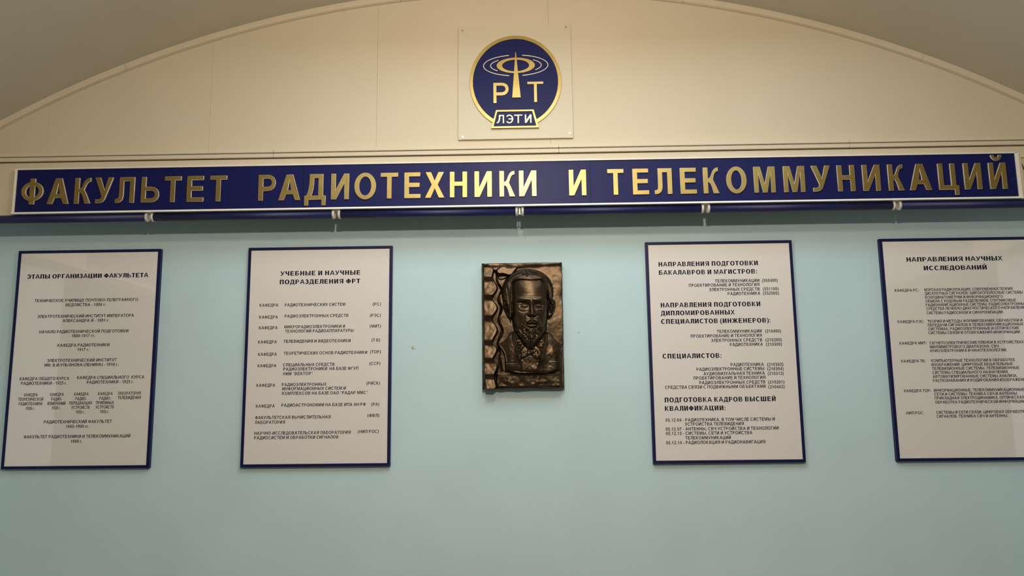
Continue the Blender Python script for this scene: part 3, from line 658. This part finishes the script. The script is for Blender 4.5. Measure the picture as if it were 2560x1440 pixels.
def smooth_loop(pts, it=2, closed=True):
    for _ in range(it):
        q = []; n = len(pts)
        for i in range(n if closed else n-1):
            a, b = pts[i], pts[(i+1) % n]
            q += [(a[0]*.75+b[0]*.25, a[1]*.75+b[1]*.25), (a[0]*.25+b[0]*.75, a[1]*.25+b[1]*.75)]
        pts = q if closed else [pts[0]]+q+[pts[-1]]
    return pts
def P_(pts, soft=6, it=2): return blur(inside(smooth_loop(pts, it)).astype(float), soft)
def dist(pts):
    d = np.full(XX.shape, 1e9); t_at = np.zeros(XX.shape); L = len(pts)-1
    for i, ((x0, y0), (x1, y1)) in enumerate(zip(pts, pts[1:])):
        vx, vy = x1-x0, y1-y0; t = np.clip(((XX-x0)*vx+(YY-y0)*vy)/(vx*vx+vy*vy+1e-9), 0, 1)
        e = np.hypot(XX-x0-t*vx, YY-y0-t*vy); m = e < d
        d = np.where(m, e, d); t_at = np.where(m, (i+t)/L, t_at)
    return d, t_at
def stroke(pts, w, h, taper=True):
    d, t = dist(smooth_loop(pts, 2, False)); k = np.clip(np.sin(np.pi*np.clip(t*.9+.05, 0, 1))*1.6, 0, 1) if taper else 1
    return h*k*np.exp(-(d/w)**2)
def dome(cx, cy, rx, ry, h, p=.5, rot=0):
    c, s = math.cos(math.radians(rot)), math.sin(math.radians(rot))
    u = ((XX-cx)*c+(YY-cy)*s)/rx; v = (-(XX-cx)*s+(YY-cy)*c)/ry
    return h*np.clip(1-u*u-v*v, 0, None)**p
def bump(cx, cy, rx, ry, h, rot=0):
    c, s = math.cos(math.radians(rot)), math.sin(math.radians(rot))
    u = ((XX-cx)*c+(YY-cy)*s)/rx; v = (-(XX-cx)*s+(YY-cy)*c)/ry
    return h*np.exp(-(u*u+v*v))
rng = np.random.RandomState(7)
def rough(s, a):
    n = blur(rng.randn(*XX.shape), s); return n/n.std()*a
smin = lambda a, b, k=8: -np.log(np.exp(-a/k)+np.exp(-b/k))*k
smax = lambda a, b, k=8: np.logaddexp(a/k, b/k)*k

# ---- ground: flat slab face, worn and rounded, bevelled rim
edge = np.minimum.reduce([(XX-RX0)/26, (RX1-XX)/9, (YY-RY0)/6, (RY1_-YY)/12])
wob = rough(20, .12)
ground = -26*np.clip(1-(edge+wob), 0, 1)**1.2 + rough(10, .22) + rough(34, 1.0)
ground += P_([(80, 90), (880, 90), (880, 128), (600, 132), (420, 150), (300, 128), (80, 140)], 10)*7
lower_right = P_([(835, 900), (900, 880), (900, 1320), (835, 1290)], 5, 0); ground -= lower_right*22

# ---- drapery at the left: billows with a deep wavy trough on their right
wedge = [(120, 96), (215, 150), (196, 215), (196, 245), (243, 330), (236, 365), (192, 425), (192, 450), (243, 520), (236, 560), (192, 615), (192, 650), (243, 735), (236, 770), (190, 845), (190, 880), (236, 915), (232, 950), (198, 1005), (198, 1030), (240, 1070), (232, 1110), (205, 1165), (212, 1220), (232, 1300), (96, 1302), (92, 130)]
dm = inside(smooth_loop(wedge, 1))
ridges = [110, 236, 412, 612, 845, 1015, 1168, 1296]
ph = np.zeros(gy_.shape)
for a, b in zip(ridges, ridges[1:]):
    t = np.clip((gy_-a)/(b-a), 0, 1); mk = (gy_ >= a) & (gy_ < b); ph = np.where(mk, t, ph)
bil = (np.where(ph < .22, .75-ph/.22*.75, 0) + np.where(ph >= .22, ((ph-.22)/.78)**1.9, 0))
bil = blur(np.repeat(bil[:, None], len(gx_), 1), 9)
drape = 40+bil*24*(.75+.25*np.sin((XX-100)/60)) + rough(12, .7)
drape = drape*np.clip((XX-RX0)/26, 0, 1)**.5
trough = P_([(215, 165), (240, 200), (236, 285), (285, 350), (282, 375), (248, 440), (250, 470), (285, 520), (282, 560), (248, 640), (252, 670), (292, 735), (285, 790), (236, 865), (245, 900), (262, 960), (262, 1000), (245, 1090), (215, 1180), (238, 1290), (205, 1290), (190, 1150), (180, 900), (180, 300), (190, 200)], 4, 1)
ground = ground - trough*42
ground = ground + stroke([(285, 350), (250, 440), (285, 525), (250, 640), (292, 735), (240, 860)], 7, 7)
topfold = P_([(228, 168), (300, 120), (350, 150), (448, 128), (430, 165), (370, 232), (300, 205), (250, 212)], 4, 1)
toph = topfold*(34+.12*(YY-130))
ground -= P_([(245, 212), (370, 225), (330, 245), (258, 268)], 4, 1)*20

# ---- ledge at the foot
lm = inside([(238, 1160), (300, 1170), (460, 1158), (826, 1160), (822, 1276), (240, 1278), (228, 1230)])
ledge = 44 + (YY-1160)*-.02 + rough(12, 1.3) + stroke([(240, 1166), (460, 1164), (824, 1166)], 6, 6, False)

# ---- coat and shoulders
coat_pts = [(384, 742), (330, 835), (236, 886), (262, 905), (300, 950), (318, 1020), (318, 1158), (838, 1158), (832, 990), (868, 905), (790, 850), (712, 752)]
cm = inside(smooth_loop(coat_pts, 1))
coat = 26 + 60*P_([(300, 860), (420, 760), (700, 760), (830, 880), (850, 1250), (300, 1250)], 38) + rough(8, .5) + rough(24, 1.8)
coat += 14*P_([(440, 860), (660, 860), (700, 1170), (400, 1170)], 30)
coat += stroke([(392, 760), (398, 860), (436, 985), (458, 1040), (466, 1140)], 8, 12) + stroke([(712, 770), (700, 880), (672, 985), (640, 1070), (612, 1150)], 7, 12)
coat -= stroke([(414, 760), (426, 880), (462, 985)], 6, 10) + stroke([(690, 800), (664, 960), (610, 1150)], 5, 14)
coat -= stroke([(740, 1060), (838, 1066)], 4, 8) + stroke([(320, 1058), (420, 1056)], 4, 6)
coat += stroke([(726, 1056), (836, 1058)], 5, 4)
coat -= stroke([(452, 1030), (462, 1148)], 4, 8)
coat += stroke([(262, 900), (306, 955), (320, 1030), (322, 1150)], 6, 9) + stroke([(868, 905), (834, 990), (836, 1150)], 7, 8)
coat -= stroke([(398, 1130), (560, 1150), (830, 1148)], 7, 8, False)
# dark hollow of the sleeve
ground -= P_([(240, 895), (290, 915), (318, 980), (318, 1150), (280, 1120), (262, 1000)], 4, 1)*26
ground += stroke([(236, 900), (258, 960), (262, 1040), (275, 1130)], 6, 10)

# ---- shirt collar wings, waistcoat and bow
vest_m = inside([(436, 985), (520, 920), (600, 920), (668, 985), (612, 1152), (466, 1148)])
wings = [([(404, 752), (430, 800), (505, 892), (448, 968), (424, 890)], 1), ([(704, 780), (668, 975), (605, 900), (640, 850)], 1)]
wm = inside(wings[0][0]) | inside(wings[1][0])
collar = 92 + 16*P_(wings[0][0], 8, 0) + 16*P_(wings[1][0], 8, 0) + rough(6, 1.8) - (YY-850)*.05 + stroke([(428, 800), (500, 890)], 7, 6)+stroke([(690, 800), (612, 896)], 7, 6)
bow_l = [(515, 935), (470, 968), (448, 1000), (456, 1030), (520, 1000), (540, 985)]
bow_r = [(565, 935), (600, 925), (640, 980), (655, 1018), (612, 1030), (575, 1000), (560, 980)]
knot = [(522, 918), (572, 918), (570, 985), (530, 990)]
bm_m = inside(smooth_loop(bow_l, 1)) | inside(smooth_loop(bow_r, 1)) | inside(knot)
bow = 100 + 14*P_(bow_l, 7, 1) + 14*P_(bow_r, 7, 1) + 20*P_(knot, 6, 1) + rough(7, 1.6)
bow += bump(482, 998, 14, 16, 10) + bump(612, 1000, 14, 18, 9) - stroke([(450, 1030), (520, 1000), (570, 968)], 5, 12) - stroke([(548, 925), (552, 985)], 4, 6)

# ---- head and face
face_pts = [(372, 330), (378, 270), (440, 232), (550, 215), (660, 232), (722, 290), (738, 380), (728, 470), (716, 560), (712, 660), (690, 745), (640, 820), (545, 880), (470, 830), (400, 745), (386, 660), (378, 560), (368, 450)]
fm = inside(smooth_loop(face_pts, 2))
u = (XX-551)/188.; v = np.clip((YY-500)/300., -1.3, 1.5)
wid = np.interp(YY, [160, 240, 340, 450, 560, 660, 750, 820, 900], [150, 178, 190, 190, 180, 170, 150, 110, 60])
uu = (XX-552)/wid
prof = np.interp(YY, [150, 200, 260, 330, 400, 470, 520, 600, 690, 760, 840, 900], [120, 150, 172, 184, 192, 198, 192, 192, 192, 186, 176, 150])
prof = blur(np.broadcast_to(prof, XX.shape).copy(), 14)
head = 40 + (prof-40)*np.clip(1-np.abs(uu)**2.6, 0, None)**.52
head = blur(head, 6)
# brow, sockets, lids
head += bump(490, 455, 62, 20, 9, -4) + bump(640, 462, 55, 20, 9, 6) + bump(556, 462, 26, 24, 3)
head -= bump(497, 510, 50, 28, 25, 4) + bump(637, 513, 46, 27, 24, -4)
head -= stroke([(425, 492), (470, 484), (520, 494), (548, 512)], 9, 9) + stroke([(705, 490), (660, 484), (612, 496), (586, 516)], 9, 9)
for cx, cy, r in ((503, 516, 3), (635, 518, -3)):
    head += dome(cx, cy, 31, 15, 10, .5, r)
    head -= stroke([(cx-36, cy+3), (cx-16, cy+14), (cx+12, cy+15), (cx+34, cy+5)], 3.2, 6)
    head += stroke([(cx-40, cy+10), (cx-16, cy+23), (cx+14, cy+24), (cx+38, cy+12)], 4.5, 5)
    head -= stroke([(cx-36, cy-4), (cx-12, cy-17), (cx+14, cy-17), (cx+34, cy-4)], 3.5, 5)
head += stroke([(446, 540), (470, 560), (510, 562)], 6, 6) + stroke([(690, 545), (660, 560), (620, 560)], 6, 4)
head -= stroke([(440, 556), (480, 578), (530, 566)], 7, 4)
# nose
nd, ntt = dist([(567, 486), (568, 520), (571, 560), (574, 600)])
nw = np.interp(YY, [480, 520, 570, 600, 615], [13, 14, 18, 24, 24]); nh = np.interp(YY, [452, 490, 530, 580, 602, 612, 622], [0, 18, 29, 43, 46, 28, 0])
head += nh*np.exp(-(np.abs(XX-np.interp(YY, [480, 600], [567, 573]))/nw)**2.4)
head += bump(545, 603, 15, 13, 15) + bump(603, 603, 15, 13, 15) + bump(573, 600, 18, 13, 8)
head -= bump(556, 622, 11, 7, 14) + bump(592, 622, 11, 7, 14) + stroke([(528, 590), (522, 612), (532, 622)], 5, 6) + stroke([(616, 590), (624, 612), (612, 622)], 5, 6)
# cheeks, folds
head += bump(440, 590, 38, 45, 8) + bump(680, 590, 32, 45, 8)
head -= bump(430, 680, 34, 60, 10) + bump(690, 680, 26, 60, 9)
head -= stroke([(520, 600), (490, 650), (478, 700)], 9, 7) + stroke([(628, 600), (655, 650), (664, 700)], 9, 7)
head -= bump(573, 640, 6, 16, 5)
# lips
head -= stroke([(505, 692), (540, 686), (572, 690), (606, 686), (640, 694)], 6, 16)
head += dome(572, 710, 58, 17, 15, .6) + bump(572, 676, 42, 8, 6)
head -= stroke([(520, 728), (572, 738), (624, 728)], 8, 12)
head += bump(548, 345, 110, 60, 5) - bump(556, 430, 90, 10, 2.5) + stroke([(470, 345), (560, 338), (650, 345)], 22, 1.5)
head -= stroke([(470, 398), (556, 404), (640, 398)], 12, .6)
head -= bump(392, 430, 22, 70, 8) + bump(722, 430, 16, 70, 8)
head += rough(8, .12)

# ---- moustache and beard
beard_pts = [(388, 700), (424, 742), (462, 728), (486, 702), (500, 664), (532, 638), (572, 644), (612, 638), (642, 666), (656, 704), (684, 730), (704, 722), (702, 750), (670, 800), (622, 850), (596, 905), (568, 925), (520, 918), (500, 880), (470, 838), (420, 780)]
mouth = inside(smooth_loop([(514, 690), (572, 684), (632, 690), (628, 722), (572, 734), (518, 722)], 1))
cheekcut = inside(smooth_loop([(470, 700), (500, 735), (520, 760), (560, 745), (520, 700)], 1)) & False
bmk = inside(smooth_loop(beard_pts, 1)) & ~mouth
bprof = np.interp(YY, [620, 700, 760, 800, 850, 900, 930], [196, 196, 200, 206, 204, 180, 150])
bw = np.interp(YY, [620, 700, 760, 820, 880, 930], [178, 170, 158, 118, 70, 42])
bc = np.interp(YY, [700, 930], [552, 545])
beard = 60+(blur(np.broadcast_to(bprof, XX.shape).copy(), 10)-60)*np.clip(1-(np.abs(XX-bc)/bw)**2.4, 0, None)**.55
flow = np.sin((XX-552)/7.5+np.sin(YY/19.)*1.6+np.sign(XX-552)*YY/26.)
beard += flow*2.4*blur(bmk.astype(float), 6)*np.clip((YY-690)/70, .25, 1) + rough(6, 2.6)*np.clip((YY-690)/70, .25, 1)
beard += stroke([(566, 745), (562, 800), (566, 832)], 15, 14) + bump(566, 826, 16, 14, 8)
beard += stroke([(566, 648), (530, 660), (504, 690), (492, 730)], 12, 7) + stroke([(578, 648), (616, 660), (642, 690), (654, 730)], 12, 7)
beard += stroke([(480, 770), (512, 830), (540, 868)], 8, 6) + stroke([(650, 770), (622, 826), (600, 862)], 8, 6)
beard -= stroke([(520, 745), (530, 800), (540, 850)], 6, 8) + stroke([(606, 745), (600, 800), (590, 850)], 6, 8) + bump(548, 892, 26, 12, 12)

# ---- hair
hair_pts = [(300, 470), (286, 400), (300, 310), (340, 245), (400, 195), (470, 168), (545, 162), (620, 178), (690, 210), (742, 262), (770, 330), (776, 400), (760, 470), (736, 470), (734, 400), (716, 330), (690, 290), (655, 262), (610, 272), (550, 274), (480, 262), (430, 266), (386, 292), (370, 340), (372, 420), (378, 560), (380, 640), (366, 630), (346, 540), (330, 460)]
hmk = inside(smooth_loop(hair_pts, 1))
hu = (XX-532)/246.; hv = (YY-420)/268.
hair = 34 + 132*np.clip(1-np.clip(hu*hu+hv*hv*(YY < 420), 0, 1)**1.5, 0, None)**.6
hair = hair*np.where(YY > 420, 1, 1) + 10
hair += stroke([(312, 330), (360, 250), (430, 214), (520, 208), (560, 236)], 26, 24) + stroke([(500, 190), (560, 240), (620, 262), (690, 232), (730, 262)], 22, 22)
hair += stroke([(330, 420), (336, 330), (372, 270), (430, 244), (500, 252)], 14, 9)
hair -= stroke([(512, 182), (530, 205), (546, 234)], 4.5, 22) + stroke([(640, 262), (664, 232), (700, 214)], 6, 12) + stroke([(402, 262), (470, 240), (530, 256)], 5, 6)
hair += stroke([(700, 262), (740, 320), (752, 400), (742, 450)], 12, 9) - stroke([(722, 300), (742, 360), (742, 440)], 4, 7)
hair += stroke([(346, 312), (366, 360), (372, 430)], 9, 10) - stroke([(330, 320), (346, 400), (356, 500)], 6, 9)
hair -= stroke([(560, 168), (640, 190), (700, 232)], 5, 5) + stroke([(350, 262), (420, 216), (500, 196)], 4, 4)
hair += stroke([(486, 200), (520, 214), (536, 236)], 9, 8) + stroke([(560, 214), (600, 232), (640, 232)], 10, 8)

# ---- ears
earL = [(300, 470), (318, 455), (344, 470), (356, 520), (372, 590), (380, 640), (352, 632), (322, 580), (302, 530)]
earR = [(744, 470), (764, 460), (786, 468), (794, 500), (786, 560), (760, 610), (722, 640), (716, 600), (730, 540)]
em_ = inside(smooth_loop(earL, 1)) | inside(smooth_loop(earR, 1))
ear = 52 + 14*P_(earL, 7) + 22*P_(earR, 7)
ear += stroke([(330, 500), (308, 490), (312, 540), (336, 600), (364, 628)], 6, 12, False) + stroke([(742, 500), (764, 466), (788, 478), (786, 550), (758, 606), (728, 634)], 6, 14, False)
ear -= stroke([(330, 500), (342, 550), (362, 600)], 7, 12) + stroke([(758, 500), (766, 540), (744, 590)], 7, 16)
ear += stroke([(342, 520), (356, 570)], 5, 9)+stroke([(748, 520), (750, 560)], 5, 9)

# ---- neck between beard and collar
neck_m = inside([(396, 700), (420, 780), (500, 890), (600, 900), (690, 790), (706, 700)])
neck = 80 + 10*P_([(420, 700), (690, 700), (600, 880), (500, 880)], 20)

LAYERS = [('ground', None, ground), ('fold', topfold > .5, toph), ('drapery', dm, drape), ('coat', cm, coat), ('neck', neck_m, neck), ('waistcoat', vest_m, coat+2),
          ('shirt_collar', wm, collar), ('bow_tie', bm_m, bow), ('ledge', lm, ledge), ('ear', em_, ear), ('face', fm, head), ('beard', bmk & (beard > head*.97), beard), ('hair', hmk, np.where(fm, smax(hair, head+8+14*np.clip((300-YY)/40, 0, 1), 6), hair))]
H = ground.copy(); LAB = np.zeros(XX.shape, int)
for i, (nm, mk, h) in enumerate(LAYERS):
    if mk is None: continue
    w = mk & (h > H-60) if nm in ('hair', 'drapery') else mk
    H = np.where(w, np.where(np.isin(nm, ['neck']), np.maximum(h, H*0), h), H); LAB = np.where(w, i, LAB)
hb = blur(((LAB == [l[0] for l in LAYERS].index('hair'))).astype(float), 9)
hb = np.clip(4*hb*(1-hb), 0, 1)*fm*np.clip((YY-290)/40, 0, 1)
H = H*(1-hb*.85)+blur(H, 9)*hb*.85
H = H*.7+blur(H, 2.8)*.3
H = np.maximum(H, -46)
SLAB = .040
hm = H*.000431*.92
hm = np.maximum(hm, -.020)
wx = ground_x(XX); wz = ground_z(YY); wz = wz - np.clip(hm, 0, None)*(wz-1.6)/3.2*.9
wy = -(SLAB+hm)
wy[0, :] = wy[-1, :] = -.006; wy[:, 0] = wy[:, -1] = -.006
co_all = np.stack([wx, wy, wz], -1)
dx = np.gradient(co_all, axis=1); dy = np.gradient(co_all, axis=0)
nn = np.cross(dx, dy); nn /= np.linalg.norm(nn, axis=-1, keepdims=True)+1e-12
if nn[..., 1].mean() > 0: nn = -nn
plaque = thing('bronze_plaque', 'bronze relief plaque with the bust of a bearded man in coat and bow tie', 'relief')
nr, nc = XX.shape
idx = np.arange(nr*nc).reshape(nr, nc)
q = np.stack([idx[:-1, :-1], idx[1:, :-1], idx[1:, 1:], idx[:-1, 1:]], -1).reshape(-1, 4)
lab_q = LAB[:-1, :-1].ravel()
def relief_mesh(name, sel, parent, m=None):
    f = q[sel]; used, inv = np.unique(f, return_inverse=True); f = inv.reshape(-1, 4)
    me = bpy.data.meshes.new(name)
    v = co_all.reshape(-1, 3)[used].astype('f')
    me.vertices.add(len(v)); me.vertices.foreach_set('co', v.ravel())
    me.loops.add(f.size); me.loops.foreach_set('vertex_index', f.ravel().astype('i'))
    me.polygons.add(len(f)); me.polygons.foreach_set('loop_start', np.arange(0, f.size, 4, dtype='i'))
    me.update(calc_edges=True); me.validate()
    me.polygons.foreach_set('use_smooth', np.ones(len(f), bool))
    me.normals_split_custom_set_from_vertices(nn.reshape(-1, 3)[used].tolist())
    return link(name, me, m or M['bronze'], parent)
obj('slab', B(PX0+.002, PX0+.335, -.0005, -.0165, 1.6495, 2.169), M['bronzedark'], plaque)
idn = {nm: i for i, (nm, _, _) in enumerate(LAYERS)}
def grp(*n): return np.isin(lab_q, [idn[k] for k in n])
relief_mesh('relief_ground', grp('ground'), plaque)
relief_mesh('drapery', grp('drapery', 'fold'), plaque)
relief_mesh('ledge', grp('ledge'), plaque)
bust = relief_mesh('bust', grp('face', 'neck', 'ear'), plaque)
bust['label'] = 'sculpted head of the bearded man looking slightly down'
for nm in ('hair', 'beard', 'coat', 'waistcoat', 'shirt_collar', 'bow_tie'):
    relief_mesh(nm, grp(nm), bust)
